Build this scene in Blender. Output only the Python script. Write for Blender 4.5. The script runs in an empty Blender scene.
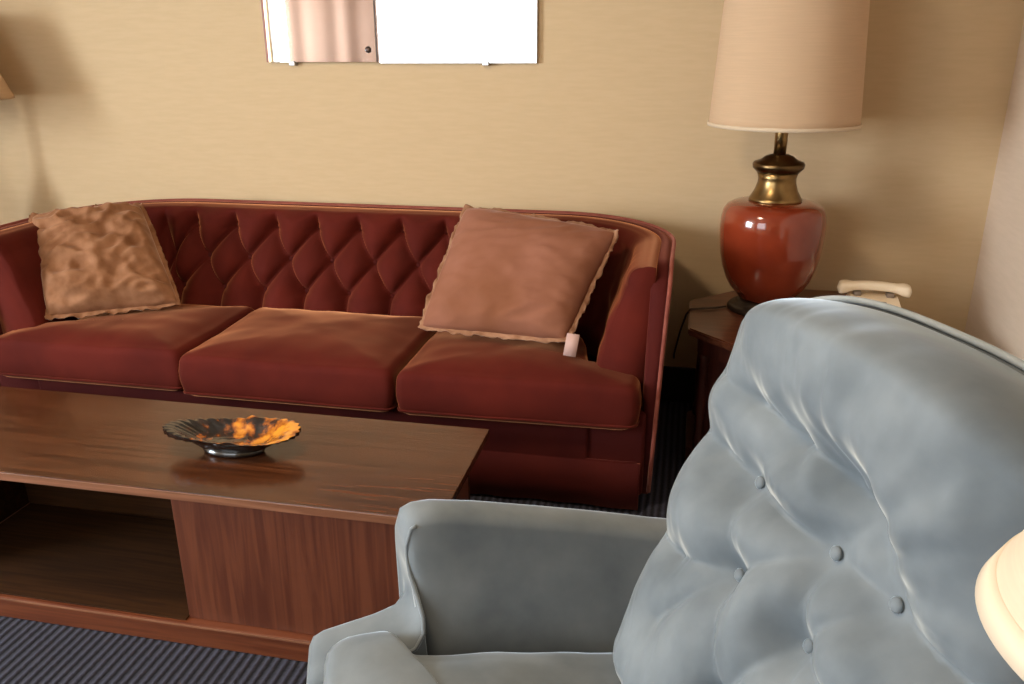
import bpy, bmesh, math, random
from mathutils import Vector, Matrix, noise
random.seed(4)
PI = math.pi
S = bpy.context.scene
COL = S.collection

# ------------------------------------------------------------------ camera
cam = bpy.data.cameras.new('camera')
camo = bpy.data.objects.new('camera', cam)
COL.objects.link(camo)
F_PX, PITCH, YAW, ROLL, CAM_H = 830.0, math.radians(19.7), math.radians(12.0), math.radians(-0.3), 1.38
cam.sensor_fit = 'HORIZONTAL'
cam.sensor_width = 36.0
cam.lens = 36.0 * F_PX / 1024.0
cam.clip_start = 0.02
fw = Vector((-math.sin(YAW)*math.cos(PITCH), math.cos(YAW)*math.cos(PITCH), -math.sin(PITCH)))
rt = Vector((math.cos(YAW), math.sin(YAW), 0))
up = rt.cross(fw)
r2 = rt*math.cos(ROLL) + up*math.sin(ROLL)
u2 = -rt*math.sin(ROLL) + up*math.cos(ROLL)
camo.matrix_world = Matrix(((r2.x, u2.x, -fw.x, 0), (r2.y, u2.y, -fw.y, 0), (r2.z, u2.z, -fw.z, CAM_H), (0, 0, 0, 1)))
S.camera = camo

# ------------------------------------------------------------------ world, window daylight, exposure
w = bpy.data.worlds.new('world'); S.world = w; w.use_nodes = True
bg = w.node_tree.nodes['Background']
bg.inputs[0].default_value = (0.80, 0.90, 1.0, 1); bg.inputs[1].default_value = 6.0
WX0, WX1, WZ0, WZ1, WY = -3.95, -1.22, 0.85, 2.25, -1.3       # window opening in the wall behind the camera
def area(name, loc, rot, sx, sy, power, col):
    l = bpy.data.lights.new(name, 'AREA'); l.shape = 'RECTANGLE'; l.size = sx; l.size_y = sy
    l.energy = power; l.color = col
    o = bpy.data.objects.new(name, l); COL.objects.link(o); o.location = loc; o.rotation_euler = rot
    return o
area('window_daylight', ((WX0+WX1)/2, WY-0.22, (WZ0+WZ1)/2), (math.radians(78), 0, 0), WX1-WX0+0.1, WZ1-WZ0+0.1, 28, (1.0, 0.93, 0.82))
WY0, WY1 = -1.15, 0.55                                          # second window, in the left wall
area('side_window_daylight', (-4.35-0.22, (WY0+WY1)/2, (WZ0+WZ1)/2), (0, -math.radians(76), 0), WZ1-WZ0+0.1, WY1-WY0+0.1, 345, (0.84, 0.92, 1.0))
area('ceiling_lamp_light', (-1.0, 1.15, 2.335), (0, 0, 0), 0.34, 0.34, 30, (1.0, 0.80, 0.58))
S.view_settings.view_transform = 'Standard'
S.view_settings.look = 'None'
S.view_settings.exposure = 0.0
S.view_settings.gamma = 1.0
S.view_settings.use_curve_mapping = False

# ------------------------------------------------------------------ helpers
def tag(o, label=None, cat=None, group=None, kind=None):
    if label: o['label'] = label
    if cat: o['category'] = cat
    if group: o['group'] = group
    if kind: o['kind'] = kind
    return o
def empty(name, loc, rz=0, label=None, cat=None, group=None):
    o = bpy.data.objects.new(name, None); COL.objects.link(o)
    o.location = loc; o.rotation_euler = (0, 0, rz); o.empty_display_size = 0.1
    return tag(o, label, cat, group)
def obj(name, bm, mt, parent=None, smooth=True, world=False):
    bmesh.ops.remove_doubles(bm, verts=bm.verts, dist=1e-5)
    bmesh.ops.recalc_face_normals(bm, faces=bm.faces)
    me = bpy.data.meshes.new(name); bm.to_mesh(me); bm.free()
    if smooth:
        for p in me.polygons: p.use_smooth = True
    me.materials.append(mt)
    o = bpy.data.objects.new(name, me); COL.objects.link(o)
    if parent:
        o.parent = parent
        if world: o.matrix_parent_inverse = chain(parent).inverted()
    return o
def chain(o):
    m = Matrix.Translation(o.location) @ o.rotation_euler.to_matrix().to_4x4()
    if o.parent: m = chain(o.parent) @ o.matrix_parent_inverse @ m
    return m
def new(): return bmesh.new()
def box(bm, x0, x1, y0, y1, z0, z1, bev=0.0, seg=2):
    v = [bm.verts.new((x, y, z)) for z in (z0, z1) for y in (y0, y1) for x in (x0, x1)]
    fs = [bm.faces.new([v[i] for i in f]) for f in ((0,2,3,1),(4,5,7,6),(0,1,5,4),(2,6,7,3),(0,4,6,2),(1,3,7,5))]
    if bev > 0:
        ed = list({e for f in fs for e in f.edges})
        bmesh.ops.bevel(bm, geom=ed, offset=bev, segments=seg, affect='EDGES', profile=0.5)
    return bm
def grid(bm, P, close_u=False, close_v=False, cap=False):
    nu, nv = len(P), len(P[0])
    V = [[bm.verts.new(p) for p in row] for row in P]
    for i in range(nu if close_u else nu-1):
        for j in range(nv if close_v else nv-1):
            a, b, c, d = V[i][j], V[(i+1) % nu][j], V[(i+1) % nu][(j+1) % nv], V[i][(j+1) % nv]
            try: bm.faces.new((a, b, c, d))
            except ValueError: pass
    if cap:
        for row in (V[0], V[-1]):
            try: bm.faces.new(row)
            except ValueError: pass
    return bm
def lathe(bm, prof, cx=0, cy=0, cz=0, n=64, fn=None):
    P = []
    for r, z in prof:
        row = []
        for k in range(n):
            a = 2*PI*k/n
            rr = r if fn is None else fn(r, z, a)
            row.append((cx+rr*math.cos(a), cy+rr*math.sin(a), cz+z))
        P.append(row)
    return grid(bm, P, close_v=True)
def tube(bm, pts, r, n=8, closed=False):
    pts = [Vector(p) for p in pts]
    P = []; m = len(pts); prev = None
    for i, p in enumerate(pts):
        if closed: t = pts[(i+1) % m]-pts[i-1]
        else: t = pts[min(i+1, m-1)]-pts[max(i-1, 0)]
        t.normalize()
        if prev is None:
            a = Vector((0, 0, 1)) if abs(t.z) < .9 else Vector((1, 0, 0))
            prev = (a - t*a.dot(t)).normalized()
        else: prev = (prev - t*prev.dot(t)).normalized()
        b = t.cross(prev)
        rr = r(i/(m-1)) if callable(r) else r
        P.append([p + (prev*math.cos(2*PI*k/n)+b*math.sin(2*PI*k/n))*rr for k in range(n)])
    return grid(bm, P, close_u=closed, close_v=True, cap=not closed)
def ball(bm, c, r, sx=1, sy=1, sz=1, seg=12):
    m = Matrix.Translation(c) @ Matrix.Diagonal((r*sx, r*sy, r*sz, 1))
    bmesh.ops.create_uvsphere(bm, u_segments=seg, v_segments=max(6, seg//2), radius=1, matrix=m)
    return bm
def round_poly(pts, rad, n=6):
    out = []; m = len(pts)
    for i in range(m):
        p0, p, p1 = Vector(pts[i-1]), Vector(pts[i]), Vector(pts[(i+1) % m])
        rr = rad[i] if isinstance(rad, (list, tuple)) else rad
        a = (p0-p).normalized(); b = (p1-p).normalized()
        A = p+a*rr; B = p+b*rr
        for k in range(n+1):
            t = k/n
            out.append(A*(1-t)**2 + p*2*t*(1-t) + B*t*t)
    res = []; m = len(out)
    for i in range(m):
        a, b = out[i], out[(i+1) % m]
        k = max(1, int((b-a).length/0.025))
        for j in range(k): res.append(a.lerp(b, j/k))
    return res
def puff(bm, outline, z0, z1, rad, crown, wob=0.0, seed=0):
    """a stuffed cushion from a plan outline: rounded edges, crowned top"""
    c = sum(outline, Vector((0, 0)))/len(outline)
    rings = []
    size = sum((p-c).length for p in outline)/len(outline)
    for k in range(5):
        a = PI/2*k/4; rings.append((1-rad/size*(1-math.sin(a)), z0+rad*(1-math.cos(a)) if k else z0))
    rings[0] = (1-rad/size, z0)
    for k in range(1, 3): rings.append((1.0+0.012*math.sin(PI*k/3), z0+rad+(z1-z0-2*rad)*k/3))
    for k in range(7):
        a = PI/2*k/6; rings.append((1-rad/size*(1-math.cos(a)), z1-rad+rad*math.sin(a)))
    r1 = rings[-1][0]
    for k in range(1, 16):
        r = r1*(1-k/15.5); rings.append((r, z1+crown*(1-(r/r1)**4)))
    P = []
    for r, z in rings:
        row = []
        for p in outline:
            q = c+(p-c)*r
            zz = z
            if wob: 
                nn = noise.noise(Vector((q.x*5+seed, q.y*5, z*4)))+.5*noise.noise(Vector((q.x*13, q.y*13+seed, z*9)))
                zz += wob*nn*(1 if z > (z0+z1)/2 else .3)
                q = q+(q-c).normalized()*wob*.6*nn
            row.append((q.x, q.y, zz))
        P.append(row)
    return grid(bm, P, close_v=True, cap=True)
def smooth(a, b, x):
    t = max(0, min(1, (x-a)/(b-a))); return t*t*(3-2*t)
def interp(T, x):
    for (a, b), (c, d) in zip(T, T[1:]):
        if x <= c: return b+(d-b)*max(0, (x-a)/(c-a) if c > a else 0)
    return T[-1][1]

# ------------------------------------------------------------------ materials
def mat(name, col, rough=.6, metal=0, **kw):
    m = bpy.data.materials.new(name); m.use_nodes = True
    b = m.node_tree.nodes['Principled BSDF']
    b.inputs['Base Color'].default_value = (*col, 1); b.inputs['Roughness'].default_value = rough
    b.inputs['Metallic'].default_value = metal
    for k, v in kw.items(): b.inputs[k.replace('_', ' ')].default_value = v
    return m
def N(m, t, **kw):
    n = m.node_tree.nodes.new(t)
    for k, v in kw.items(): setattr(n, k, v)
    return n
def link(m, a, b): m.node_tree.links.new(a, b)
def textured(m, c1, c2, scale=(1, 1, 1), nscale=5, detail=4, lo=.35, hi=.65, bump=0, bdist=.002, dist=0, coord='Object', c3=None):
    b = m.node_tree.nodes['Principled BSDF']
    tc = N(m, 'ShaderNodeTexCoord'); mp = N(m, 'ShaderNodeMapping'); mp.inputs['Scale'].default_value = scale
    nz = N(m, 'ShaderNodeTexNoise'); nz.inputs['Scale'].default_value = nscale; nz.inputs['Detail'].default_value = detail
    nz.inputs['Distortion'].default_value = dist
    cr = N(m, 'ShaderNodeValToRGB')
    cr.color_ramp.elements[0].position = lo; cr.color_ramp.elements[0].color = (*c1, 1)
    cr.color_ramp.elements[1].position = hi; cr.color_ramp.elements[1].color = (*c2, 1)
    if c3:
        e = cr.color_ramp.elements.new((lo+hi)/2); e.color = (*c3, 1)
    link(m, tc.outputs[coord], mp.inputs[0]); link(m, mp.outputs[0], nz.inputs[0]); link(m, nz.outputs[0], cr.inputs[0])
    link(m, cr.outputs[0], b.inputs['Base Color'])
    if bump:
        bp = N(m, 'ShaderNodeBump'); bp.inputs['Strength'].default_value = bump; bp.inputs['Distance'].default_value = bdist
        link(m, nz.outputs[0], bp.inputs['Height']); link(m, bp.outputs[0], b.inputs['Normal'])
    return m
def velvet(name, c1, c2, sheen, tint, ns=6):
    m = mat(name, c1, .85, Sheen_Weight=sheen, Sheen_Roughness=.28, Sheen_Tint=(*tint, 1), Specular_IOR_Level=.15)
    return textured(m, c1, c2, nscale=ns, detail=5, lo=.3, hi=.7, bump=.25, bdist=.003)
M = {}
M['wall'] = textured(mat('wallpaper', (.5, .4, .26), .9), (.575, .42, .243), (.60, .44, .258), scale=(2, 2, 14), nscale=6, detail=6, bump=.06, bdist=.001)
M['wall_pale'] = textured(mat('pale_wallpaper', (.62, .49, .37), .9), (.62, .485, .36), (.65, .51, .385), scale=(2, 2, 14), nscale=6, detail=6, bump=.06, bdist=.001)
M['ceil'] = mat('ceiling_paint', (.42, .35, .26), .95)
M['base'] = mat('baseboard_dark', (.03, .02, .016), .6)
M['sofa'] = velvet('maroon_velvet', (.055, .006, .005), (.075, .009, .006), .5, (.9, .3, .18))
M['sofa_pad'] = velvet('faded_maroon_velvet', (.066, .006, .003), (.098, .010, .005), 1.0, (1, .42, .18))
M['welt'] = velvet('worn_piping', (.20, .05, .035), (.27, .08, .055), .4, (.9, .5, .4), 20)
M['blue'] = velvet('blue_grey_velvet', (.112, .130, .142), (.195, .216, .225), 1.0, (.80, .91, 1), 8)
M['bluewelt'] = velvet('pale_piping', (.27, .29, .28), (.33, .34, .33), .4, (.9, .9, 1), 20)
M['pillowA'] = velvet('crushed_gold_pink_satin', (.19, .078, .032), (.34, .165, .085), .5, (1, .75, .6), 16)
M['pillowB'] = velvet('dusty_rose_velvet', (.20, .075, .036), (.29, .122, .078), .45, (1, .72, .6), 4)
M['ruffle'] = velvet('dusty_fringe', (.22, .10, .05), (.36, .19, .11), .3, (1, .8, .7), 25)
def wood(name, c1, c2, axis, rough=.35, coat=0):
    sc = {'x': (1.4, 30, 30), 'y': (22, 1.2, 22), 'z': (22, 22, 1.0)}[axis]
    m = mat(name, c1, rough, Coat_Weight=coat, Coat_Roughness=.12)
    return textured(m, c1, c2, scale=sc, nscale=2.2, detail=8, lo=.38, hi=.62, bump=.06, bdist=.001, dist=1.0)
M['wood_top'] = wood('walnut_top', (.042, .012, .004), (.088, .028, .010), 'x', .24, .2)
M['wood_v'] = wood('walnut_panel', (.075, .017, .006), (.125, .034, .013), 'z', .42)
M['wood_h'] = wood('walnut_plinth', (.09, .020, .006), (.135, .036, .012), 'x', .4)
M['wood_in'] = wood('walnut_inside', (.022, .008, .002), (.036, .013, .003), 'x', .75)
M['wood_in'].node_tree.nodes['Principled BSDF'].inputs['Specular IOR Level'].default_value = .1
M['edge'] = wood('pale_edge', (.17, .065, .03), (.24, .10, .05), 'x', .4)  # lighter walnut tone for the front edges of tabletop and plinth
M['end_top'] = wood('end_table_top', (.09, .028, .014), (.15, .05, .026), 'x', .3, .3)
M['end_body'] = wood('end_table_body', (.055, .012, .007), (.09, .022, .012), 'z', .45)
M['ceramic'] = textured(mat('orange_glaze', (.45, .07, .015), .12, Coat_Weight=.6, Coat_Roughness=.05), (.165, .022, .008), (.25, .038, .013), nscale=6, lo=.3, hi=.7)
M['brass'] = textured(mat('antique_brass', (.3, .18, .07), .3, 1), (.16, .10, .04), (.34, .22, .09), nscale=9)
M['brass_dark'] = textured(mat('tarnished_brass', (.1, .06, .03), .32, 1), (.075, .045, .02), (.17, .105, .045), nscale=9)
M['bronze'] = mat('dark_bronze', (.035, .022, .014), .4, .6)
def cloth_shade(name, c, tr, trc=None):
    m = mat(name, c, .9)
    nt = m.node_tree; b = nt.nodes['Principled BSDF']; out = nt.nodes['Material Output']
    t = N(m, 'ShaderNodeBsdfTranslucent'); t.inputs[0].default_value = (*(trc or c), 1)
    mx = N(m, 'ShaderNodeMixShader'); mx.inputs[0].default_value = tr
    link(m, b.outputs[0], mx.inputs[1]); link(m, t.outputs[0], mx.inputs[2]); link(m, mx.outputs[0], out.inputs[0])
    textured(m, tuple(x*.93 for x in c), c, scale=(1, 1, 40), nscale=9, detail=3, bump=.15, bdist=.001)
    return m
M['shade'] = cloth_shade('linen_shade', (.72, .51, .32), .28)
M['shade_cream'] = cloth_shade('cream_shade', (.74, .61, .44), .22)
M['trim'] = mat('shade_trim', (.62, .48, .33), .8)
M['trim_cream'] = mat('cream_shade_trim', (.68, .54, .38), .8)
M['phone'] = mat('ivory_plastic', (.90, .76, .56), .35)
M['phone_dark'] = mat('grey_plastic', (.22, .17, .13), .5)
M['cord'] = mat('brown_cord', (.06, .04, .03), .6)
M['tag'] = mat('pale_tag', (.48, .30, .25), .8)
M['mirror'] = mat('silvered_glass', (.93, .93, .93), .015, 1)
M['mirror_edge'] = mat('mirror_edge', (.30, .08, .05), .3)
M['clip'] = mat('dark_clip', (.10, .07, .06), .35, .6)
M['steel'] = mat('steel', (.5, .5, .5), .3, 1)
M['frame'] = mat('window_frame_white', (.75, .73, .7), .5)
M['curtain'] = cloth_shade('pink_brown_curtain', (.34, .215, .15), .42, (.30, .19, .14))
# carpet: fine ribs running front to back
c = mat('ribbed_carpet', (.03, .03, .05), .95)
b = c.node_tree.nodes['Principled BSDF']
tc = N(c, 'ShaderNodeTexCoord'); wv = N(c, 'ShaderNodeTexWave'); wv.wave_type = 'BANDS'; wv.bands_direction = 'X'
wv.inputs['Scale'].default_value = 14.0; wv.inputs['Distortion'].default_value = .7; wv.inputs['Detail'].default_value = 3; wv.inputs['Detail Scale'].default_value = 6
w2 = N(c, 'ShaderNodeTexNoise'); w2.inputs['Scale'].default_value = 120
mx = N(c, 'ShaderNodeMath', operation='MULTIPLY_ADD'); mx.inputs[1].default_value = .45; mx.inputs[2].default_value = -.22
ad = N(c, 'ShaderNodeMath', operation='ADD')
cr = N(c, 'ShaderNodeValToRGB'); cr.color_ramp.elements[0].color = (.005, .005, .010, 1); cr.color_ramp.elements[1].color = (.034, .034, .054, 1)
cr.color_ramp.elements[0].position = .1; cr.color_ramp.elements[1].position = .95
link(c, tc.outputs['Object'], wv.inputs[0]); link(c, tc.outputs['Object'], w2.inputs[0]); link(c, w2.outputs[0], mx.inputs[0])
link(c, mx.outputs[0], ad.inputs[0]); link(c, wv.outputs[0], ad.inputs[1]); link(c, ad.outputs[0], cr.inputs[0]); link(c, cr.outputs[0], b.inputs['Base Color'])
bp = N(c, 'ShaderNodeBump'); bp.inputs['Strength'].default_value = .8; bp.inputs['Distance'].default_value = .006
link(c, ad.outputs[0], bp.inputs['Height']); link(c, bp.outputs[0], b.inputs['Normal'])
M['carpet'] = c
g = bpy.data.materials.new('window_glass'); g.use_nodes = True
nt = g.node_tree; nt.nodes.remove(nt.nodes['Principled BSDF'])
tr = N(g, 'ShaderNodeBsdfTransparent'); gl = N(g, 'ShaderNodeBsdfGlossy'); gl.inputs['Roughness'].default_value = .02
ms = N(g, 'ShaderNodeMixShader'); ms.inputs[0].default_value = .06
link(g, tr.outputs[0], ms.inputs[1]); link(g, gl.outputs[0], ms.inputs[2]); link(g, ms.outputs[0], nt.nodes['Material Output'].inputs[0])
M['glass'] = g
# glazed ashtray: amber on near-black, patchy
a = mat('amber_black_glaze', (.05, .02, .01), .12, Coat_Weight=.8, Coat_Roughness=.04)
b = a.node_tree.nodes['Principled BSDF']
tc = N(a, 'ShaderNodeTexCoord'); nz = N(a, 'ShaderNodeTexNoise'); nz.inputs['Scale'].default_value = 30; nz.inputs['Detail'].default_value = 6
sx = N(a, 'ShaderNodeSeparateXYZ'); ma = N(a, 'ShaderNodeMath', operation='MULTIPLY_ADD'); ma.inputs[1].default_value = 1.0; ma.inputs[2].default_value = .035
ad = N(a, 'ShaderNodeMath', operation='ADD')
cr = N(a, 'ShaderNodeValToRGB'); e = cr.color_ramp.elements
e[0].position = .46; e[0].color = (.012, .009, .008, 1); e[1].position = .74; e[1].color = (.62, .24, .02, 1)
x = e.new(.54); x.color = (.07, .022, .008, 1); x = e.new(.62); x.color = (.32, .09, .01, 1)
link(a, tc.outputs['Object'], nz.inputs[0]); link(a, tc.outputs['Object'], sx.inputs[0]); link(a, sx.outputs[0], ma.inputs[0])
link(a, ma.outputs[0], ad.inputs[0]); link(a, nz.outputs[0], ad.inputs[1]); link(a, ad.outputs[0], cr.inputs[0]); link(a, cr.outputs[0], b.inputs['Base Color'])
M['glaze'] = a
M['glaze_dark'] = mat('black_glaze', (.014, .010, .008), .15, Coat_Weight=.6, Coat_Roughness=.05)

# ------------------------------------------------------------------ room
RX0, RX1, RY0, RY1, RZ = -4.35, 1.04, WY, 3.2, 2.45
T = .12
def struct(name, bm, m, parent=None, smooth=False):
    o = obj(name, bm, m, parent, smooth)
    if not parent: o['kind'] = 'structure'
    return o
struct('floor', box(new(), RX0-T, RX1+T, RY0-T, RY1+T, -.1, 0), M['carpet'])
struct('ceiling', box(new(), RX0-T, RX1+T, RY0-T, RY1+T, RZ, RZ+.1), M['ceil'])
struct('wall_back', box(new(), RX0-T, RX1+T, RY1, RY1+T, 0, RZ), M['wall'])
bm = new()
box(bm, RX0-T, RX0, RY0, WY0, 0, RZ); box(bm, RX0-T, RX0, WY1, RY1, 0, RZ); box(bm, RX0-T, RX0, WY0, WY1, 0, WZ0); box(bm, RX0-T, RX0, WY0, WY1, WZ1, RZ)
struct('wall_left', bm, M['wall'])
bm = new()
for (y0, y1, z0, z1) in ((WY0, WY1, WZ0, WZ0+.05), (WY0, WY1, WZ1-.05, WZ1), (WY0, WY0+.05, WZ0+.05, WZ1-.05), (WY1-.05, WY1, WZ0+.05, WZ1-.05)):
    box(bm, RX0-.08, RX0-.03, y0, y1, z0, z1, .004)
win2 = struct('window_2', bm, M['frame'])
obj('pane', box(new(), RX0-.058, RX0-.052, WY0+.04, WY1-.04, WZ0+.04, WZ1-.04), M['glass'], win2, False)
struct('wall_right', box(new(), RX1, RX1+T, RY0, RY1, 0, RZ), M['wall_pale'])
bm = new()
box(bm, RX0-T, WX0, RY0-T, RY0, 0, RZ); box(bm, WX1, RX1+T, RY0-T, RY0, 0, RZ)
box(bm, WX0, WX1, RY0-T, RY0, 0, WZ0); box(bm, WX0, WX1, RY0-T, RY0, WZ1, RZ)
struct('wall_front', bm, M['wall'])
struct('baseboard_back', box(new(), RX0, RX1, RY1-.018, RY1, 0, .15, .003), M['base'])
struct('baseboard_right', box(new(), RX1-.018, RX1, RY0, RY1-.018, 0, .15, .003), M['base'])
bm = new()
for (x0, x1, z0, z1) in ((WX0, WX1, WZ0, WZ0+.05), (WX0, WX1, WZ1-.05, WZ1), (WX0, WX0+.05, WZ0+.05, WZ1-.05), (WX1-.05, WX1, WZ0+.05, WZ1-.05)):
    box(bm, x0, x1, RY0-.08, RY0-.03, z0, z1, .004)
win = struct('window_1', bm, M['frame'])
obj('pane', box(new(), WX0+.04, WX1-.04, RY0-.058, RY0-.052, WZ0+.04, WZ1-.04), M['glass'], win, False)
# curtain hung over part of the window (the mirror shows it)
bm = new(); P = []
for i in range(81):
    t = i/80; row = []
    for z in (.65, 1.3, 2.3):
        row.append((-3.72+.89*t, RY0+.08+.009*math.sin(t*2*PI*3.2+.6)+.003*math.sin(t*31), z))
    P.append(row)
grid(bm, P)
cu = obj('curtain', bm, M['curtain'])
md = cu.modifiers.new('thickness', 'SOLIDIFY'); md.thickness = .002
tag(cu, 'pinkish brown curtain panel seen in the left pane of the wall mirror', 'curtain')
bm = new(); tube(bm, [(WX0-.1, RY0+.08, 2.32), (WX1+.1, RY0+.08, 2.32)], .014, 12)
for xx in (WX0-.1, WX1+.1): ball(bm, (xx, RY0+.08, 2.32), .025)
for xx in (WX0, WX1): box(bm, xx-.01, xx+.01, RY0, RY0+.08, 2.31, 2.33)
tag(obj('curtain_rod', bm, M['brass']), 'brass curtain rod above the window facing the sofa wall', 'curtain rod')

cl = empty('ceiling_lamp', (-1.0, 1.15, 2.45), 0, 'round flush brass and frosted glass lamp on the ceiling above the coffee table', 'lamp')
obj('mounting_plate', lathe(new(), [(0, 0), (.20, 0), (.20, -.02), (.17, -.035), (0, -.035)]), M['brass'], cl)
obj('glass_bowl', lathe(new(), [(0, -.036), (.17, -.036), (.175, -.05), (.165, -.075), (.13, -.095), (.07, -.105), (0, -.108)]), M['frame'], cl)

# ------------------------------------------------------------------ wall mirror
mir = empty('wall_mirror', (-1.12, 3.2, 1.32), 0, 'frameless two panel mirror on the tan wall above the maroon sofa', 'mirror')
MZ0, MZ1 = 0.0, .80
obj('left_panel', box(new(), -.530, -.082, -.020, -.012, MZ0, MZ1, .001), M['mirror'], mir, False)
obj('right_panel', box(new(), -.076, .543, -.020, -.012, MZ0-.004, MZ1, .001), M['mirror'], mir, False)
obj('backing_board', box(new(), -.525, .53, -.0115, 0, MZ0+.01, MZ1-.01), M['bronze'], mir, False)
tag(obj('edge_strip', box(new(), -.538, -.5305, -.022, -.001, MZ0, MZ1, .001), M['mirror_edge'], mir, False), 'reddish edge strip')
obj('joint_strip', box(new(), -.0815, -.0765, -.022, -.012, MZ0, MZ1, .001), M['clip'], mir, False)
for xx in (-.43, .35):
    bm = new(); box(bm, xx-.012, xx+.012, -.027, 0, MZ0-.013, MZ0+.004, .002); obj('clip', bm, M['steel'], mir, False)
bm = new(); lathe(bm, [(.0, .010), (.008, .009), (.012, .004), (.013, 0), (0, 0)], n=20)
bmesh.ops.rotate(bm, verts=bm.verts, cent=(0, 0, 0), matrix=Matrix.Rotation(PI/2, 3, 'X')); bmesh.ops.translate(bm, verts=bm.verts, vec=(-.112, -.020, .045))
tag(obj('fixing_knob', bm, M['clip'], mir), 'dark round knob')

# ------------------------------------------------------------------ sofa
SX0, SX1, SYB, SYF, RC = -2.42, -.03, 3.15, 2.33, .45
cxl, cxr, cyc = SX0+RC, SX1-RC, SYB-RC
L1 = cyc-SYF; LA = RC*PI/2; L2 = cxr-cxl; LT = 2*L1+2*LA+L2
def upath(a):
    """plan point on the outside of the sofa and its inward normal; a runs from the left arm front round to the right"""
    if a < L1: return Vector((SX0, SYF+a)), Vector((1, 0))
    a -= L1
    if a < LA:
        th = a/RC; return Vector((cxl-RC*math.cos(th), cyc+RC*math.sin(th))), Vector((math.cos(th), -math.sin(th)))
    a -= LA
    if a < L2: return Vector((cxl+a, SYB)), Vector((0, -1))
    a -= L2
    if a < LA:
        th = PI/2-a/RC; return Vector((cxr+RC*math.cos(th), cyc+RC*math.sin(th))), Vector((-math.cos(th), -math.sin(th)))
    a -= LA
    return Vector((SX1, cyc-a)), Vector((-1, 0))
def backness(a): return smooth(L1-.02, L1+LA+.05, a)*smooth(L1-.02, L1+LA+.05, LT-a)
A0 = L1+LA+(-1.60-cxl)                      # arc position of a button column in the top row
SP, ZR, DZ = .175, .70, .11
sofa = empty('sofa', (-1.22, 2.75, 0), 0, 'long maroon velvet sofa with button tufted curved back and three seat cushions', 'sofa')
def W(o): return o
def tuft(a, z):
    p = (a-A0)/SP; q = (z-ZR)/DZ
    if q > 0: return abs(math.sin(PI*p))**.7
    if q < -2: return abs(math.sin(PI*p))**.7
    e_, g_ = p+q/2, p-q/2
    return (abs(math.sin(PI*e_))*abs(math.sin(PI*g_)))**.5+.10*abs(math.sin(PI*p))-.08
ZT = .77
def pad_point(a, v):
    """inner upholstery: v 0 seat level .. 1 outer rim"""
    P0, n = upath(a)
    bk = backness(a)
    # ends of the arms are rounded, falling away towards the front
    e = min(a, LT-a); endr = .07
    k = 1 if e > endr else math.sqrt(max(0, 1-((endr-e)/endr)**2))
    db = .225*(1-bk)+.405*bk; dt = .135*(1-bk)+.165*bk
    if 0.02 < bk < .98: db = min(db, .225+.16*bk)
    ztop = ZT-.0
    if v < .72:
        t = v/.72; z = .33+(ztop-.055-.33)*t
        d = db+(dt-db)*t+.02*math.sin(PI*t)
    else:
        t = (v-.72)/.28; an = t*PI/2*1.0
        if t < .5:
            an = t*2*PI/2; z = ztop-.055+.055*math.sin(an); d = dt-.05+.05*math.cos(an)
        else:
            z = ztop+.004*math.sin(PI*(t-.5)*2); d = (dt-.05)+(0.045-(dt-.05))*(t-.5)*2
    core = .06
    dd = core+(d-core)*(.35+.65*k) if d > core else d
    m = smooth(L1+LA*.55, L1+LA+.02, a)*smooth(L1+LA*.55, L1+LA+.02, LT-a)
    fade = smooth(ztop+.002, ztop-.03, z) if v > .5 else 1
    if v < .86:
        dd += m*(tuft(a, z)-.62)*.075*fade*(1 if v < .72 else 1-(v-.72)/.14)
        # soft creases in the plain corners and arms
        cr = noise.noise(Vector((a*9, z*16, 3)))*.008+.0025*noise.noise(Vector((a*18, z*12+a*5, 7)))
        dd += (1-m)*cr*(1-smooth(.72, .86, v))
        if m > 0:
            for zr in (0, -1, -2):
                pp = p_ = (a-A0)/SP-(.5 if zr == -1 else 0); pp = (pp-round(pp))*SP; qq = z-(ZR+zr*DZ)
                dd -= m*.012*math.exp(-(pp*pp+qq*qq)/.00030)
            dd += m*.004*noise.noise(Vector((a*14, z*14, 1)))
    p = P0+n*dd
    return (p.x, p.y, z)
bm = new(); NA = 520; NV = 64; P = []
for i in range(NA+1):
    a = .03+(LT-.06)*i/NA
    if i < 8 or i > NA-8: pass
    row = [pad_point(a, j/NV) for j in range(NV+1)]
    # return behind the pad so that it closes
    q, n = upath(a); b2 = q+n*.045
    row.append((b2.x, b2.y, .33))
    P.append(row)
grid(bm, P, close_v=True, cap=True)
back = obj('backrest', bm, M['sofa_pad'], sofa, world=True)
# buttons
na = int((LT)/SP)
for row in range(3):
    for k in range(-3, 12):
        a = A0+SP*(k+(.5 if row == 1 else 0)); z = ZR-DZ*row
        if a < L1+LA*.85 or a > LT-L1-LA*.85: continue
        v = .72*(z-.33)/(ZT-.055-.33)
        p = pad_point(a, v); q, n = upath(a)
        bm = new(); ball(bm, (p[0]+n.x*.004, p[1]+n.y*.004, p[2]), .011, seg=10)
        obj('button', bm, M['sofa'], back, world=True)
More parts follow.
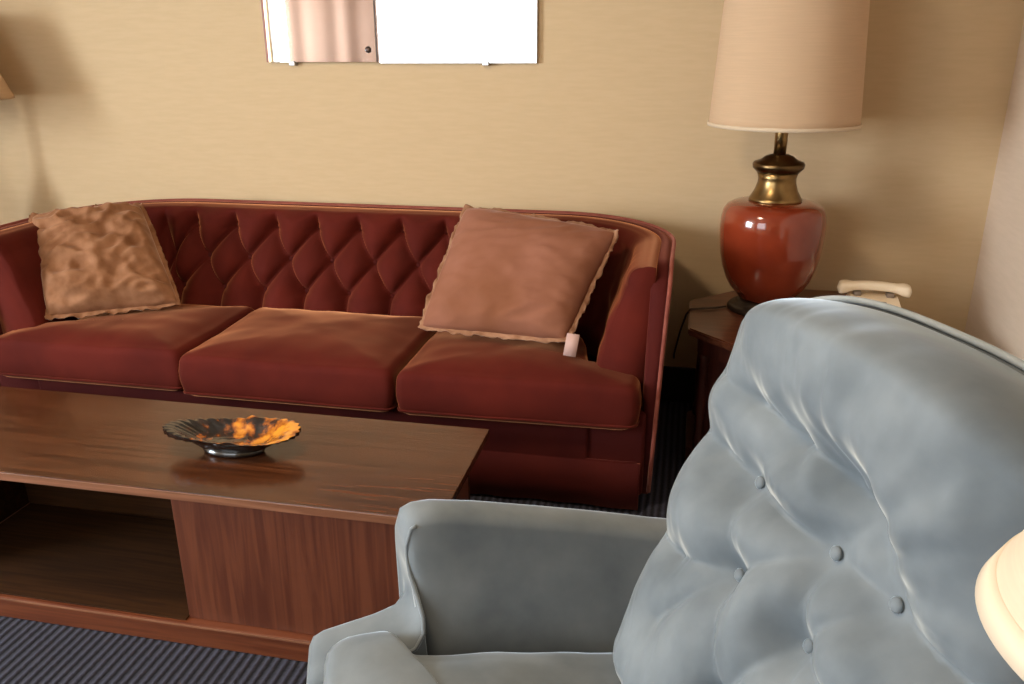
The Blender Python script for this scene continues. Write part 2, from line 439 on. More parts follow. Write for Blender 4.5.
# outer shell: upholstered outside of back and arms, front faces of the arms
bm = new(); P = []
prof = [(0, .05), (0, .30), (0, .60), (.0, ZT-.02), (.006, ZT-.004), (.02, ZT+.002), (.04, ZT+.002), (.052, ZT-.004), (.058, ZT-.02), (.06, .5), (.06, .05)]
ars = [0, .004, .012, .03]+[.05+(LT-.1)*i/160 for i in range(161)]+[LT-.03, LT-.012, LT-.004, LT]
for a in ars:
    q, n = upath(a); e = min(a, LT-a); k = min(1, e/.03); ins = .008*(1-math.sqrt(max(0, 1-(1-k)**2)))
    drop = .05*(1-smooth(0, .16, e))**2+ (.012*(1-k)**2)
    row = []
    taper = smooth(.6, 0, 0)
    for d, z in prof:
        low = .03*(1-z/ZT)*1.0
        dd = d+ (ins if d < .03 else -ins)+(low if d < .03 else low*.3)
        zz = z-drop*(z/ZT)**4
        if z > .7 and d > .05: zz = z-drop
        p = q+n*dd; row.append((p.x, p.y, zz))
    P.append(row)
grid(bm, P, close_v=True, cap=True)
shell = obj('outer_shell', bm, M['sofa'], sofa, world=True)
# piping on the rim and down the arm fronts
pts = []
def rimpt(a, d, z, fy=0):
    q, n = upath(a); e = min(a, LT-a); drop = .05*(1-smooth(0, .16, e))**2
    p = q+n*(d+.03*(1-z/ZT)); return Vector((p.x, p.y-fy, z-drop*(z/ZT)**4))
for z in (.06, .2, .35, .5, .62, .70, .74): pts.append(rimpt(0, .003, z, .004))
pts += [rimpt(.008, .003, .764), rimpt(.03, .003, .770)]
for i in range(121): pts.append(rimpt(.05+(LT-.1)*i/120, .003, ZT+.001))
pts += [rimpt(LT-.03, .003, .770), rimpt(LT-.008, .003, .764)]
for z in reversed((.06, .2, .35, .5, .62, .70, .74)): pts.append(rimpt(LT, .003, z, .004))
bm = new(); tube(bm, pts, .0065, 8)
obj('piping', bm, M['welt'], shell, world=True)
for s in ():
    pts = []
    for z in (.28, .36, .45, .55, .64, .70, .735, .752):
        a = 0 if not s else LT
        pts.append(rimpt(a, .056, z, .004))
    bm = new(); tube(bm, pts, .005, 8); obj('piping', bm, M['welt'], shell, world=True)
# arm front facing below the cushion, front rail, kick base
for s in (0, 1):
    x0, x1 = (SX0+.05, SX0+.26) if not s else (SX1-.26, SX1-.05)
    bm = new(); box(bm, x0, x1, 2.31, 2.42, .05, .33, .012, 3); obj('arm_front', bm, M['sofa'], sofa, world=True)
bm = new(); box(bm, SX0+.22, SX1-.22, 2.300, 2.75, .07, .325, .012, 3)
obj('seat_base', bm, M['sofa'], sofa, world=True)
bm = new(); tube(bm, [(SX0+.07+(SX1-SX0-.14)*i/60, 2.300+(.004 if 0 < i < 60 else .012), .165) for i in range(61)], .005, 8)
obj('front_piping', bm, M['sofa'], sofa, world=True)
# low skirt
bm = new(); P = []
for i in range(241):
    t = i/240; x = SX0+.06+(SX1-SX0-.12)*t; wv_ = .003*math.sin(t*90)+.004*math.sin(t*23)
    P.append([(x, 2.298+.0*wv_, .165), (x, 2.294+wv_*.5, .10), (x, 2.290+wv_, .012), (x, 2.305, .012), (x, 2.31, .165)])
grid(bm, P, close_v=True, cap=True); obj('skirt', bm, M['sofa'], sofa, world=True)
# seat cushions
cush = []
outs = [
  [(-1.602, 2.262), (-2.345, 2.262), (-2.345, 2.365), (-2.195, 2.375), (-2.12, 2.78), (-1.602, 2.80)],
  [(-.858, 2.235), (-1.592, 2.235), (-1.592, 2.80), (-.858, 2.80)],
  [(-.10, 2.255), (-.848, 2.235), (-.848, 2.80), (-.33, 2.78), (-.255, 2.375), (-.10, 2.365)]]
rads = [[.03, .04, .02, .03, .15, .03], .03, [.04, .03, .03, .15, .03, .02]]
for i, (o_, r_) in enumerate(zip(outs, rads)):
    bm = new(); ol = round_poly(o_, r_, 5)
    puff(bm, ol, .29, .438, .034, .026, .005, i*7.3)
    cu_ = obj('seat_cushion', bm, M['sofa_pad'], sofa, world=True)
    c2 = sum(ol, Vector((0, 0)))/len(ol)
    for zz in (.308,):
        bm = new(); tube(bm, [Vector(((p-c2)*.992+c2).to_tuple()+(zz+.002*noise.noise(Vector((p.x*6, p.y*6, i))),)) for p in ol], .0045, 8, closed=True)
        obj('piping', bm, M['sofa_pad'], cu_, world=True)
for x in (-2.3, -.15):
    for y in (2.38, 3.05):
        bm = new(); lathe(bm, [(0, 0), (.02, 0), (.026, .03), (.03, .06), (0, .06)], x, y, 0, 20); obj('foot', bm, M['bronze'], sofa, world=True)

# ------------------------------------------------------------------ throw pillows
def pillow(name, C4, thick, mt, ruf, label, crumple, seed, fr_w=.035):
    """C4: BL, TL, TR, BR corners in the room"""
    BL, TL, TR, BR = [Vector(c) for c in C4]
    ctr = (BL+TL+TR+BR)/4
    nrm = (TR-BL).cross(TL-BR).normalized()
    if nrm.y > 0: nrm = -nrm
    root = empty(name, (ctr.x, ctr.y, min(BL.z, BR.z)), 0, label, 'pillow')
    n = 72
    def mid(u, v):
        # pulled-in sides between pointed corners
        cf_ = 1-.055*(u*v)**4; uu = u*(1-.045*(1-v*v))*cf_; vv = v*(1-.045*(1-u*u))*cf_
        a, b = (uu+1)/2, (vv+1)/2
        return BL*(1-a)*(1-b)+BR*a*(1-b)+TL*(1-a)*b+TR*a*b
    def off(u, v, side):
        h = max(0, (1-abs(u)**3.2))**.55*max(0, (1-abs(v)**3.2))**.55
        q = Vector((u*2+seed, v*2, side))
        wr = 0
        if crumple:
            s1 = noise.noise(Vector((u*.9+v*.4+seed, v*2.6+u*.8, side)))
            s2 = noise.noise(Vector((u*2.2+seed, v*5-u*1.5, side)))
            s3 = noise.noise(Vector((u*6+seed, v*9, side)))
            wr = crumple*(1-abs(s1)*3.0)*.55+crumple*.55*(1-abs(s2)*3)+crumple*.35*s3
        return h*thick+wr*min(1, h*1.5)
    def pt(u, v, side): return mid(u, v)+nrm*side*off(u, v, side)
    bm = new()
    for side in (1, -1):
        P = [[pt(math.sin(PI/2*(2*i/n-1)), math.sin(PI/2*(2*j/n-1)), side) for j in range(n+1)] for i in range(n+1)]
        grid(bm, P)
    body = obj('cushion_body', bm, mt, root, world=True)
    # gathered flange all round
    bm = new(); P = []; per = []
    m_ = 60
    for i in range(m_): per.append((-1+2*i/m_, -1))
    for i in range(m_): per.append((1, -1+2*i/m_))
    for i in range(m_): per.append((1-2*i/m_, 1))
    for i in range(m_): per.append((-1, 1-2*i/m_))
    for i, (u, v) in enumerate(per):
        base = mid(u*.985, v*.985); outw = (mid(u, v)-ctr); outw = (outw-nrm*outw.dot(nrm)).normalized()
        row = []
        for k in range(5):
            t = k/4
            ww = (.5*math.sin(i*.95+seed+2*noise.noise(Vector((i*.1, seed, 0))))+.6*math.sin(i*.41+1+seed))*.010*t+noise.noise(Vector((i*.5, t*2, seed)))*.012*t
            ln = fr_w*(1+.25*noise.noise(Vector((i*.35, seed, 1))))
            p = base+outw*ln*t+nrm*ww
            row.append(p)
        for k in range(4, -1, -1): row.append(Vector(row[k])-nrm*.003)
        P.append(row)
    grid(bm, P, close_u=True, close_v=True)
    obj('ruffle', bm, ruf, root, world=True)
    return root
pillow('throw_pillow', [(-2.205, 2.40, .474), (-2.385, 2.62, .795), (-2.09, 2.87, .805), (-1.79, 2.60, .488)], .09, M['pillowA'], M['pillowA'],
       'crumpled gold and pink satin pillow at the left end of the maroon sofa', .027, 3.1, .02)
p2 = pillow('throw_pillow', [(-.858, 2.515, .484), (-.775, 2.84, .846), (-.21, 2.72, .80), (-.338, 2.42, .506)], .08, M['pillowB'], M['ruffle'],
       'dusty rose velvet pillow with frayed edge at the right end of the sofa', .009, 8.2, .02)
bm = new(); grid(bm, [[(-.335, 2.395, .545), (-.345, 2.385, .475)], [(-.295, 2.385, .545), (-.305, 2.375, .475)]])
tg = obj('care_tag', bm, M['tag'], p2, world=True); md = tg.modifiers.new('t', 'SOLIDIFY'); md.thickness = .002
tag(tg, 'pale fabric tag')

# ------------------------------------------------------------------ coffee table
ct = empty('coffee_table', (-1.33, 1.70, 0), 0, 'long low walnut coffee table with open cubby in front of the maroon sofa', 'table')
CX0, CX1, CY0, CY1, CZ = -2.62, -.475, 1.478, 1.940, .42
bm = new(); box(bm, CX0, CX1, CY0+.002, CY1, CZ-.022, CZ, .002)
top = obj('tabletop', bm, M['wood_top'], ct, False, True)
bm = new(); box(bm, CX0, CX1, CY0-.001, CY0+.0015, CZ-.021, CZ-.0015, .0005)
tag(obj('edge_band', bm, M['edge'], top, False, True), 'lighter front edge')
bm = new(); box(bm, CX0+.03, CX1-.03, 1.463, CY1-.03, .0, .062, .004)
pl = obj('plinth', bm, M['wood_h'], ct, False, True)
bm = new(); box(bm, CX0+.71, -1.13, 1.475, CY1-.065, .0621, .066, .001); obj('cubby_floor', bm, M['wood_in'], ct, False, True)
bm = new(); box(bm, CX0+.03, CX1-.03, 1.461, 1.4625, .056, .0615, .0005); tag(obj('plinth_edge', bm, M['edge'], pl, False, True), 'lighter edge')
PX = -1.128
bm = new(); box(bm, PX, CX1-.045, 1.488, 1.506, .062, CZ-.022, .0015)
obj('front_panel', bm, M['wood_v'], ct, False, True)
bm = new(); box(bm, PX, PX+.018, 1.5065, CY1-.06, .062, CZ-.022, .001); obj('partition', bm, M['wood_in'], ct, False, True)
bm = new(); box(bm, CX1-.063, CX1-.045, 1.5065, CY1-.06, .062, CZ-.022, .001); obj('side_panel', bm, M['wood_v'], ct, False, True)
bm = new(); box(bm, CX0+.045, CX0+.063, 1.488, CY1-.06, .062, CZ-.022, .001); obj('side_panel', bm, M['wood_v'], ct, False, True)
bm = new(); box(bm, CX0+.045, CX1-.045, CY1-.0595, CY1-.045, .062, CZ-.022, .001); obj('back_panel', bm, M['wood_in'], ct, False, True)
bm = new(); box(bm, CX0+.063, CX0+.70, 1.488, 1.506, .062, CZ-.022, .0015); obj('front_panel', bm, M['wood_v'], ct, False, True)
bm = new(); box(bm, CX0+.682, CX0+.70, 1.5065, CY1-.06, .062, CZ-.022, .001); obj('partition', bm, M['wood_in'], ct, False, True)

# ------------------------------------------------------------------ ashtray
at_ = empty('ashtray', (-1.075, 1.69, CZ+.010), math.radians(4), 'amber and black glazed ceramic ashtray on the coffee table', 'ashtray')
def ash(r, a, under=False):
    ca, sa = math.cos(a), math.sin(a)
    rx = .172; ry = .082*(1+.10*math.cos(2*a)); 
    fl = 1+.022*math.cos(a*30)*smooth(.55, 1, r)
    # two wells joined by a saddle, dished rim
    x = rx*r*ca*fl; y = (ry*r*sa)*fl
    rim = .040+.010*math.cos(a+PI)*.0+.007*math.sin(2*a+.6)
    z = .016+(rim+.012-.016)*smooth(.30, .98, r)**1.1
    z += .006*math.exp(-((x-.025)/.016)**2)*smooth(0, .3, r)
    z += .0018*math.cos(a*30)*smooth(.4, .8, r)*(1 if x < .03 else .4)
    if under: z = max(0.004, .045*smooth(.42, 1.0, r)**.9); x *= .93+.07*smooth(.7,1,r); y *= .9+.1*smooth(.7,1,r)
    return (x, y, z)
bm = new(); n = 120; P = []
for k in range(26): P.append([ash(.02+.98*k/25, 2*PI*i/n) for i in range(n)])
P.append([ash(1.012, 2*PI*i/n) for i in range(n)])
grid(bm, P, close_v=True)
bw = obj('bowl', bm, M['glaze'], at_)
bm = new(); P = [[ash(1.012, 2*PI*i/n) for i in range(n)]]
for k in range(26): P.append([ash(1.0-.98*k/25, 2*PI*i/n, True) for i in range(n)])
grid(bm, P, close_v=True)
tag(obj('underside', bm, M['glaze_dark'], at_), 'black glazed underside')
bm = new(); lathe(bm, [(0, -.010), (.05, -.010), (.054, -.002), (.050, .008), (0, .008)], n=40)
bmesh.ops.scale(bm, verts=bm.verts, vec=(1.5, .8, 1)); obj('foot_ring', bm, M['glaze_dark'], at_)

# ------------------------------------------------------------------ octagonal end table
EX, EY, EH, EZ = .42, 2.795, .39, .505
et = empty('end_table', (EX, EY, 0), 0, 'dark wooden octagonal end table in the corner beside the maroon sofa', 'table')
def octa(h, k=None):
    c_ = h*math.tan(PI/8); return [(-h, -c_), (-c_, -h), (c_, -h), (h, -c_), (h, c_), (c_, h), (-c_, h), (-h, c_)]
def prism(bm, pts, z0, z1, bev=0):
    v0 = [bm.verts.new((x, y, z0)) for x, y in pts]; v1 = [bm.verts.new((x, y, z1)) for x, y in pts]; n_ = len(pts)
    fs = [bm.faces.new(v0[::-1]), bm.faces.new(v1)]+[bm.faces.new((v0[i], v0[(i+1) % n_], v1[(i+1) % n_], v1[i])) for i in range(n_)]
    if bev: bmesh.ops.bevel(bm, geom=list({e for f in fs for e in f.edges}), offset=bev, segments=2, affect='EDGES')
    return bm
obj('tabletop', prism(new(), octa(EH), EZ-.026, EZ, .005), M['end_top'], et, False)
obj('apron', prism(new(), octa(EH-.035), EZ-.09, EZ-.026, .003), M['end_body'], et, False)
obj('base', prism(new(), octa(EH-.02), 0, .07, .004), M['end_body'], et, False)
obj('cabinet', prism(new(), octa(EH-.07), .07, EZ-.09, .003), M['end_body'], et, False)
for (x, y) in octa(EH-.058):
    bm = new(); lathe(bm, [(0, .07), (.018, .07), (.02, .1), (.013, .13), (.018, .24), (.013, .36), (.02, .395), (.018, EZ-.09), (0, EZ-.09)], x, y, 0, 16)
    obj('post', bm, M['end_body'], et)

# ------------------------------------------------------------------ table lamp
def shade_mesh(r0, r1, h, z0, pleat=0, bell=0, n=96):
    bm = new(); P = []
    for k in range(17):
        t = k/16; r = r0+(r1-r0)*t - bell*math.sin(PI*t)
        P.append([((r+(pleat*(i % 2)))*math.cos(2*PI*i/n), (r+(pleat*(i % 2)))*math.sin(2*PI*i/n), z0+h*t) for i in range(n)])
    for k in range(17):
        t = 1-k/16; r = r0+(r1-r0)*t - bell*math.sin(PI*t)-.002
        P.append([(r*math.cos(2*PI*i/n), r*math.sin(2*PI*i/n), z0+h*t) for i in range(n)])
    grid(bm, P, close_u=True, close_v=True); return bm
def ring(r, z, hh, rad=.0025, n=96, parent=None, mt=None, name='trim_band'):
    bm = new(); lathe(bm, [(r-rad, z), (r+rad, z), (r+rad, z+hh), (r-rad, z+hh), (r-rad, z)], n=n); return obj(name, bm, mt, parent)
def spider(root, z, r, mt):
    bm = new(); lathe(bm, [(0, z-.006), (.018, z-.006), (.018, z+.004), (0, z+.004)], n=20)
    for k in range(3):
        a = 2*PI*k/3; tube(bm, [(0, 0, z), (r*.5*math.cos(a), r*.5*math.sin(a), z), (r*math.cos(a), r*math.sin(a), z)], .002, 6)
    obj('shade_fitter', bm, mt, root)
tl = empty('table_lamp', (.287, 2.90, EZ), 0, 'large table lamp with orange ceramic body and linen drum shade on the end table', 'lamp')
z = lambda h: h-EZ
obj('foot', lathe(new(), [(0, 0), (.125, 0), (.128, .008), (.118, .020), (.10, .026), (.098, .034), (.088, .040), (0, .040)]), M['bronze'], tl)
obj('ceramic_body', lathe(new(), [(0, .038), (.085, .038), (.095, .05), (.108, .065), (.125, .085), (.142, .115), (.156, .155), (.166, .20), (.171, .25), (.173, .29), (.171, .325), (.165, .348), (.154, .364), (.135, .374), (.11, .379), (.085, .381), (0, .381)], n=80), M['ceramic'], tl)
obj('neck_collar', lathe(new(), [(.0, .379), (.086, .379), (.087, .387), (.082, .393), (.070, .415), (.062, .44), (.061, .455), (.067, .475), (.0, .480)], n=64), M['brass'], tl)
obj('neck_cap', lathe(new(), [(0, .474), (.068, .474), (.082, .488), (.084, .500), (.079, .508), (.060, .514), (.045, .526), (.028, .532), (.0, .534)], n=64), M['brass_dark'], tl)
obj('stem', lathe(new(), [(0, .53), (.02, .53), (.021, .60), (.021, .68), (.015, .70), (.012, .76), (0, .76)], n=24), M['brass'], tl)
SH0 = 1.128-EZ
sh = obj('lamp_shade', shade_mesh(.236, .208, .50, SH0), M['shade'], tl)
ring(.237, SH0, .012, parent=sh, mt=M['trim']); ring(.209, SH0+.488, .012, parent=sh, mt=M['trim'])
spider(tl, SH0+.49, .207, M['brass'])
bm = new()
tube(bm, [(.019*math.cos(0), 0, .73)]+[(.055*math.sin(PI*t/12*1.0)+.01, 0, .74+.33*t/12) for t in range(13)], .0025, 6)
tube(bm, [(-.019, 0, .73)]+[(-.055*math.sin(PI*t/12)-.01, 0, .74+.33*t/12) for t in range(13)], .0025, 6)
obj('harp', bm, M['brass'], tl)
bm = new(); lathe(bm, [(0, .76), (.013, .76), (.016, .79), (.028, .83), (.032, .86), (.026, .885), (.012, .90), (0, .902)], n=24); tag(obj('bulb', bm, M['frame'], tl), 'white frosted bulb')
bm = new()
tube(bm, [(.287-.131, 2.885, EZ+.0055), (.12, 2.86, EZ+.006), (.06, 2.84, EZ+.005), (.036, 2.84, EZ+.003), (.022, 2.845, EZ-.02), (.005, 2.87, EZ-.09), (-.01, 2.95, EZ-.2), (-.012, 3.05, .26), (-.012, 3.165, .2)], .0035, 8)
tag(obj('lamp_cord', bm, M['cord'], None), 'thin brown cord trailing off the end table behind the sofa arm', 'cord')

# ------------------------------------------------------------------ telephone
ph = empty('telephone', (.635, 2.85, EZ), math.radians(-4), 'ivory desk telephone on the end table behind the blue armchair', 'telephone')
bm = new(); P = []
for t in range(9):
    y = -.10+.20*t/8; zt = interp([(-.10, .028), (-.06, .036), (.02, .055), (.06, .06), (.10, .052)], y)+.010; hw = .088+.004*math.sin(t)
    hw = .092-.006*(t/8)
    P.append([(-hw, y, 0), (-hw, y, zt*.6), (-hw+.012, y, zt), (-.03, y, zt), (.03, y, zt), (hw-.012, y, zt), (hw, y, zt*.6), (hw, y, 0)])
grid(bm, P, close_v=True, cap=True); obj('phone_body', bm, M['phone'], ph, False)
bm = new()
for s in (-1, 1):
    box(bm, s*.052-.012, s*.052+.012, .035, .075, .055, .082, .004)
box(bm, -.06, .06, .040, .070, .050, .062, .003)
obj('cradle', bm, M['phone_dark'], ph)
for i in range(3):
    for j in range(4):
        bm = new(); box(bm, -.036+i*.026, -.016+i*.026, -.085+j*.023, -.069+j*.023, .030+j*.0065, .043+j*.0065, .003); obj('key', bm, M['phone_dark'], ph)
bm = new(); P = []
for i in range(33):
    t = -1+2*i/32; x = .118*t; ax = abs(t)
    zc = .101-.014*ax**2; wy = .021+.010*smooth(.5, .85, ax); hz = .015+.006*smooth(.55, .82, ax)
    if ax > .9: f_ = math.sqrt(max(0.02, 1-((ax-.9)/.1)**2)); wy *= f_; hz *= f_
    P.append([(x, .055+wy*math.copysign(abs(math.cos(2*PI*k/16))**.7, math.cos(2*PI*k/16)), zc+hz*math.copysign(abs(math.sin(2*PI*k/16))**.7, math.sin(2*PI*k/16))) for k in range(16)])
grid(bm, P, close_v=True, cap=True); obj('handset', bm, M['phone'], ph)
bm = new(); tube(bm, [(-.115+.010*math.cos(i*.9)-.03*math.sin(PI*i/140), .05-.16*i/140, .03+.010*math.sin(i*.9)-.012*i/140) for i in range(141)], .0022, 6)
obj('coiled_cord', bm, M['phone'], ph)

# ------------------------------------------------------------------ blue armchair
TH = math.radians(22)
P0 = Vector((-.059, 1.142, 0))
ac = empty('armchair', (0, 0, 0), 0, 'pale blue velvet armchair with button tufted reclined back in the foreground', 'armchair')
ac.location = (.10, .98, 0)
def frame(th):
    return Vector((math.sin(th), -math.cos(th), 0)), Vector((-math.cos(th), -math.sin(th), 0))
Wb, Fb = frame(TH)
def body(x, y, z): return P0+Wb*x+Fb*y+Vector((0, 0, z))
def to_body(bm):
    for v in bm.verts: v.co = body(*v.co)
    return bm
CW = .56
# arm: swept section; y from the back to the scooped front
HT = [(-.30, .537), (-.10, .570), (.10, .612), (.22, .636), (.29, .647), (.318, .645), (.335, .636), (.344, .605), (.346, .560), (.343, .535), (.342, .510), (.347, .492), (.365, .474), (.40, .462), (.45, .450), (.49, .440), (.508, .430), (.516, .412), (.520, .38), (.522, .30), (.522, .20), (.520, .10)]
def arm(side):
    bm = new(); P = []
    ys = []
    for (a, b), (c_, d) in zip(HT, HT[1:]):
        k = max(2, int(math.hypot(c_-a, d-b)/.012))
        for j in range(k): ys.append((a+(c_-a)*j/k, b+(d-b)*j/k))
    ys.append(HT[-1])
    for y, h in ys:
        lean = smooth(.45, .60, h)             # the tall part leans outward
        xi, xo = -.015-.105*lean, -.145-.05*lean
        zb = .10
        r = min(.028, (h-zb)*.3+.004)
        row = []
        row.append((.0, y, zb)); row.append((-.004, y, zb+(h-zb)*.35))
        row.append((xi*.5, y, zb+(h-zb)*.65))
        for k in range(7):
            an = PI/2*k/6; row.append((xi-r*(1-math.cos(an)), y, h-r*.9+r*.9*math.sin(an)))
        for k in range(7):
            an = PI/2*k/6; row.append((xo+r*(1-math.sin(an)), y, h-r*.9+r*.9*math.cos(an)))
        row.append((xo+.01, y, zb+(h-zb)*.5)); row.append((-.145, y, zb))
        k_ = smooth(.20, .34, y)*smooth(.52, .40, y)
        P.append([(x if side < 0 else CW-x, yy-.018*k_-.24*(x+.06)*k_, z_) for x, yy, z_ in row])
    rows = [list(p) for p in P]
    grid(bm, P, close_v=True, cap=True); to_body(bm)
    o = obj('arm', bm, M['blue'], ac, world=True)
    # welt along the inner front edge, down the scoop
    lst = [body(*row[5]) for (y, h), row in zip(ys, rows) if .326 < y < .39 and h > .42]
    bm = new(); tube(bm, lst, .0035, 8); obj('piping', bm, M['blue'], o, world=True)
    return o
arm(-1); arm(1)
# seat cushion, base, skirt panel
bm = new(); ol = round_poly([(-.005, .36), (-.005, -.06), (CW+.005, -.06), (CW+.005, .36), (CW+.07, .385), (CW+.07, .485), (-.07, .485), (-.07, .385)], [.02, .03, .03, .02, .02, .05, .05, .02], 5)
puff(bm, ol, .27, .492, .04, .020, .008, 2.2)
for v in bm.verts:
    if v.co.z > .30: v.co.z -= .055*smooth(.40, -.05, v.co.y)*(v.co.z-.30)/.19
to_body(bm); obj('seat_cushion', bm, M['blue'], ac, world=True)
bm = new(); box(bm, -.10, CW+.10, -.22, .485, .08, .275, .02, 3); to_body(bm); obj('seat_base', bm, M['blue'], ac, world=True)
for x in (-.09, CW+.09):
    for y in (-.2, .44):
        bm = new(); box(bm, x-.025, x+.025, y-.025, y+.025, 0, .10, .006); to_body(bm); obj('foot', bm, M['bronze'], ac, world=True)
# back: tilted pillow back
BT, BA = math.radians(27.1), math.radians(17.7)
Q0 = Vector((-.059, 1.142, .45)); Wk, Fk = frame(BT)
Uk = -Fk*math.sin(BA)+Vector((0, 0, 1))*math.cos(BA); Nk = Fk*math.cos(BA)+Vector((0, 0, 1))*math.sin(BA)
BW = .60
BTN = [(.165, .386), (.343, .386), (.443, .386), (.216, .271), (.362, .271), (.29, .13), (.46, .13)]
SEG = [((.03, .400), (.09, .395), .45, .030), ((.09, .395), BTN[0], .9, .030), (BTN[0], BTN[1], .8, .026), (BTN[1], BTN[2], .9, .024), (BTN[2], (.62, .372), .8, .028),
       ((.04, .218), (.10, .222), .5, .024), ((.10, .222), BTN[3], .45, .024), (BTN[3], BTN[0], .25, .018), (BTN[3], BTN[1], .4, .020), (BTN[1], BTN[4], .55, .022), (BTN[4], BTN[2], .35, .02), (BTN[4], (.62, .25), .4, .022),
       ((.06, .50), (.14, .492), .25, .03), ((.14, .492), (.237, .482), .6, .030), ((.237, .482), (.33, .474), .8, .030), ((.33, .474), (.385, .465), .9, .028), ((.385, .465), (.405, .43), .85, .025), ((.405, .43), BTN[2], .8, .024),
       (BTN[0], (.237, .482), .22, .022), (BTN[1], (.385, .465), .4, .016),
       ((.13, .13), BTN[3], .35, .024), (BTN[5], BTN[3], .3, .024), (BTN[5], BTN[4], .4, .024), (BTN[6], BTN[4], .3, .024)]
def segd(p, a, b):
    a = Vector(a); b = Vector(b); d = b-a; t = max(0, min(1, (p-a).dot(d)/d.length_squared)); return (p-(a+d*t)).length
def topT(s):
    k = (s-.30)/.32
    return .535+.125*max(0, 1-abs(k)**2.6)**.5
def puffy(s, t):
    p = Vector((s, t))
    f_ = 1.0
    for a, b, am, wd in SEG:
        d = segd(p, a, b)
        if d < wd*6: f_ *= 1-am*(.62*math.exp(-(d/(wd*1.5))**1.7)+.38*math.exp(-(d/(wd*.45))**1.1))
    for b in BTN:
        d = (p-Vector(b)).length
        if d < .1: f_ *= 1-.85*math.exp(-(d/.016)**1.2)
    roll = smooth(.43, .52, t+.03*smooth(.2, .0, s))
    amp = .068+.036*roll
    h = amp*f_*1.0
    # gathers fanning out of the fold under the top roll
    if t > .40:
        g = Vector((.375, .40)); dv = p-g; an = math.atan2(dv.x, dv.y); rr = dv.length
        gm = max(0, noise.noise(Vector((an*2.2+4, rr*3, 9)))+.35); h += .0050*gm*math.sin(an*17+4*noise.noise(Vector((s*6, t*6, 0))))*smooth(.05, .11, rr)*smooth(.34, .16, rr)
        h += .0035*(noise.noise(Vector((an*5, rr*4, 2))))*smooth(.05, .12, rr)
    h += .007*noise.noise(Vector((s*8, t*8, 5)))+.003*noise.noise(Vector((s*22+t*8, t*14, 1)))+.0014*noise.noise(Vector((s*60, t*30, 2)))
    return h
bm = new(); P = []; NS, NT = 150, 170
for i in range(NS+1):
    sn = math.sin(PI/2*(2*i/NS-1)); sn = .55*sn+.45*(2*i/NS-1)
    s0 = .30+.30*sn
    Tt = topT(.30+.31*sn)
    row = []
    for j in range(NT+1):
        v = j/NT
        if v < .86:
            t = -.03+(Tt-.045+.03)*(v/.86); d = puffy(s0, t); bt = max(0, 1-(t+.03)/.06); d = -.045+(d+.045)*math.sqrt(max(0, 1-bt*bt))
        else:
            an = (v-.86)/.14*PI*.62; t = Tt-.045+.045*math.sin(an); dm = puffy(s0, Tt-.045); d = -.03+(dm+.03)*math.cos(an)
        wl = (.98 + .06*smooth(.35, .55, t)) if sn > 0 else (1.02-.115*smooth(.42, .56, t))
        s = .30+(s0-.30)*wl
        bul = -.008+.012*(1-abs((t-.30)/.08)) if abs(t-.30) < .08 else -.008
        notch = -.005*math.exp(-((t-.225)/.02)**2)-.006*math.exp(-((t-.40)/.022)**2)
        s += (bul*0+notch)*(-1 if sn < 0 else 1)*-1*(-1)*smooth(.8, 1, abs(sn))*(1)
        edge = max(0, 1-abs(sn)**(5-1.6*smooth(.38, .5, t)))**.5
        d = -.045+(d+.045)*edge if v < .86 else (-.045+(d+.045)*edge)
        row.append(Q0+Wk*s+Uk*t+Nk*d)
    P.append(row)
# close behind
for row in P:
    a, b_ = row[-1], row[0]
    for k in range(1, 10): row.append(a.lerp(b_, k/10)-Nk*.0)
grid(bm, P, close_v=True, cap=True)
bk = obj('back_cushion', bm, M['blue'], ac, world=True)
for s, t in BTN:
    p = Q0+Wk*(.30+(s-.30)*.98)+Uk*t+Nk*(puffy(s, t)+(.016 if t < .3 and s < .3 else .003))
    bm = new(); ball(bm, (0, 0, 0), .0092, sz=.6, seg=14)
    rotm = Nk.to_track_quat('Z', 'Y').to_matrix()
    for v_ in bm.verts: v_.co = p+rotm @ v_.co
    obj('button', bm, M['blue'], bk, world=True)
# back shell behind the pillow with piping on its crest
bm = new(); P = []; crest = []
for i in range(81):
    sn = -1+2*i/80; s = .305+(.325 if sn > 0 else .295)*sn; Tt = topT(.30+.31*sn)+.006
    ed = (1-abs(sn)**8)**.5
    f0, f1 = -.035, -.035-.085*ed
    row = [(s, -.12, f0), (s, Tt-.06, f0), (s, Tt-.01, f0-.004), (s, Tt, f0-.015), (s, Tt-.003, f1+.015), (s, Tt-.012, f1+.004), (s, Tt-.05, f1), (s, .2, f1), (s, -.30, f1), (s, -.30, f0)]
    P.append([Q0+Wk*a+Uk*b_+Nk*c_ for a, b_, c_ in row])
    crest.append(Q0+Wk*s+Uk*(Tt+.001)+Nk*(f0-.008))
grid(bm, P, close_v=True, cap=True); bs = obj('back_shell', bm, M['blue'], ac, world=True)
lo = [Q0+Wk*(.305-.295)+Uk*t+Nk*(-.04) for t in (0, .15, .3, .42)]; hi = [Q0+Wk*(.30+.325)+Uk*t+Nk*(-.04) for t in (.42, .3, .15, 0)]
bm = new(); tube(bm, lo+crest+hi, .0045, 8); obj('piping', bm, M['bluewelt'], bs, world=True)

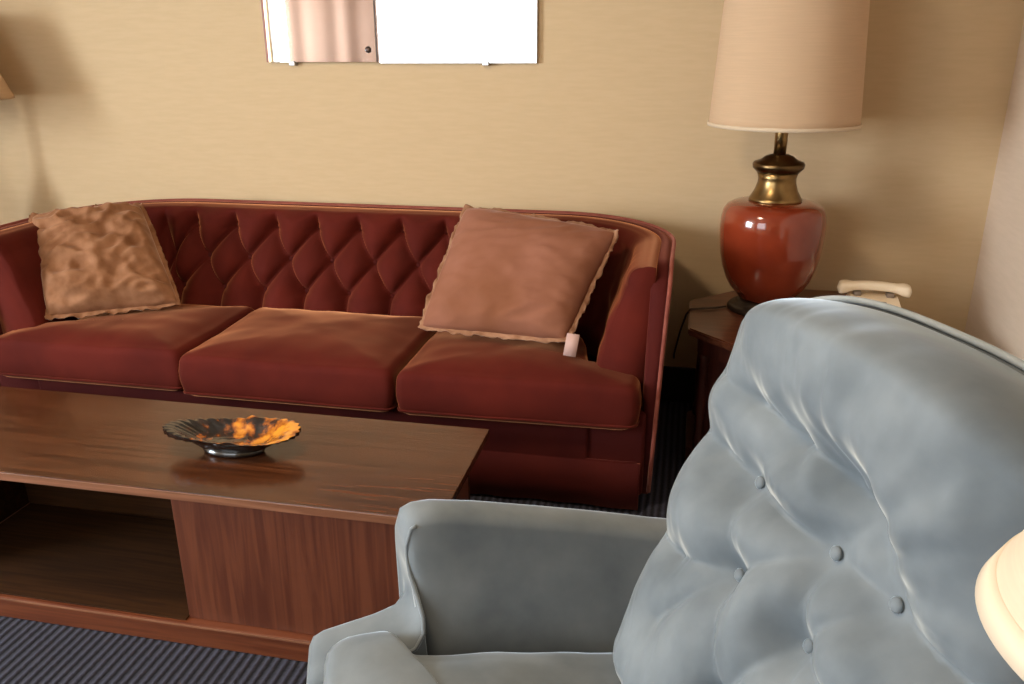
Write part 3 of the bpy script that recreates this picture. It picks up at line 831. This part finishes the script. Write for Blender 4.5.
# ------------------------------------------------------------------ floor lamp at the right edge
def bell_lamp(name, loc, zsh, r0, r1, h, label, cat, shade_mt, trim_mt, base_r=.14, bell=.012):
    fl = empty(name, loc, 0, label, cat)
    obj('base', lathe(new(), [(0, 0), (base_r, 0), (base_r, .012), (base_r*.86, .024), (base_r*.35, .034), (.022, .05), (0, .05)]), M['brass'], fl)
    obj('pole', lathe(new(), [(0, .045), (.011, .045), (.011, zsh*.45), (.018, zsh*.46), (.018, zsh*.48), (.011, zsh*.49), (.011, zsh+.02), (.016, zsh+.03), (.016, zsh+.07), (0, zsh+.07)], n=24), M['brass'], fl)
    s_ = obj('lamp_shade', shade_mesh(r0, r1, h, zsh, 0, bell), shade_mt, fl)
    k_ = .016/h; bm = new(); ra, rb = r0+.0012, r0+(r1-r0)*k_+.0012
    lathe(bm, [(ra-.004, zsh-.001), (ra, zsh-.001), (rb, zsh+.016), (rb-.004, zsh+.016), (ra-.004, zsh-.001)], n=96); obj('trim_band', bm, trim_mt, s_); ring(r1+.001, zsh+h-.01, .01, parent=s_, mt=trim_mt)
    spider(fl, zsh+h-.012, r1, M['brass'])
    bm = new(); lathe(bm, [(0, zsh+.07), (.013, zsh+.07), (.016, zsh+.09), (.028, zsh+.12), (.031, zsh+.145), (.024, zsh+.168), (0, zsh+.178)], n=24); tag(obj('bulb', bm, M['frame'], fl), 'white frosted bulb')
    bm = new()
    for sgn in (-1, 1):
        tube(bm, [(sgn*(.012+.045*math.sin(PI*t/12)), 0, zsh+.05+(h-.062)*t/12) for t in range(13)], .002, 6)
    obj('harp', bm, M['brass'], fl)
    return fl
bell_lamp('floor_lamp', (.322, .46, 0), 1.05, .13, .055, .15, 'cream bell shade floor lamp at the right edge beside the blue armchair', 'lamp', M['shade_cream'], M['trim_cream'], .10, 0)
# matching lamp with a tapered shade and its table, just beyond the left end of the sofa
def copy_tree(o, parent=None):
    c_ = o.copy(); COL.objects.link(c_)
    if parent: c_.parent = parent
    for ch in list(o.children): copy_tree(ch, c_)
    return c_
et2 = copy_tree(et); et2.location = (-2.85, 2.79, 0); et2['label'] = 'dark octagonal end table at the far left end of the maroon sofa'
tl2 = empty('table_lamp', (-2.965, 2.88, EZ), 0, 'tan shaded lamp just showing at the left edge beyond the maroon sofa', 'lamp')
obj('foot', lathe(new(), [(0, 0), (.08, 0), (.082, .01), (.06, .025), (.035, .035), (0, .035)]), M['bronze'], tl2)
obj('turned_body', lathe(new(), [(0, .034), (.035, .034), (.05, .07), (.085, .14), (.092, .20), (.08, .27), (.05, .33), (.032, .37), (.036, .39), (.022, .41), (.012, .43), (.012, .70), (0, .70)]), M['brass'], tl2)
sh = obj('lamp_shade', shade_mesh(.29, .16, .34, 1.185-EZ, 0, .0), M['shade'], tl2)
spider(tl2, 1.185-EZ+.33, .16, M['brass'])
bm = new(); lathe(bm, [(0, .70), (.013, .70), (.016, .73), (.028, .77), (.032, .80), (.026, .825), (.012, .84), (0, .842)], n=24); tag(obj('bulb', bm, M['frame'], tl2), 'white frosted bulb')
bm = new()
for sgn in (-1, 1):
    tube(bm, [(sgn*(.010+.05*math.sin(PI*t/12)), 0, .68+.33*t/12) for t in range(13)], .0025, 6)
obj('harp', bm, M['brass'], tl2)
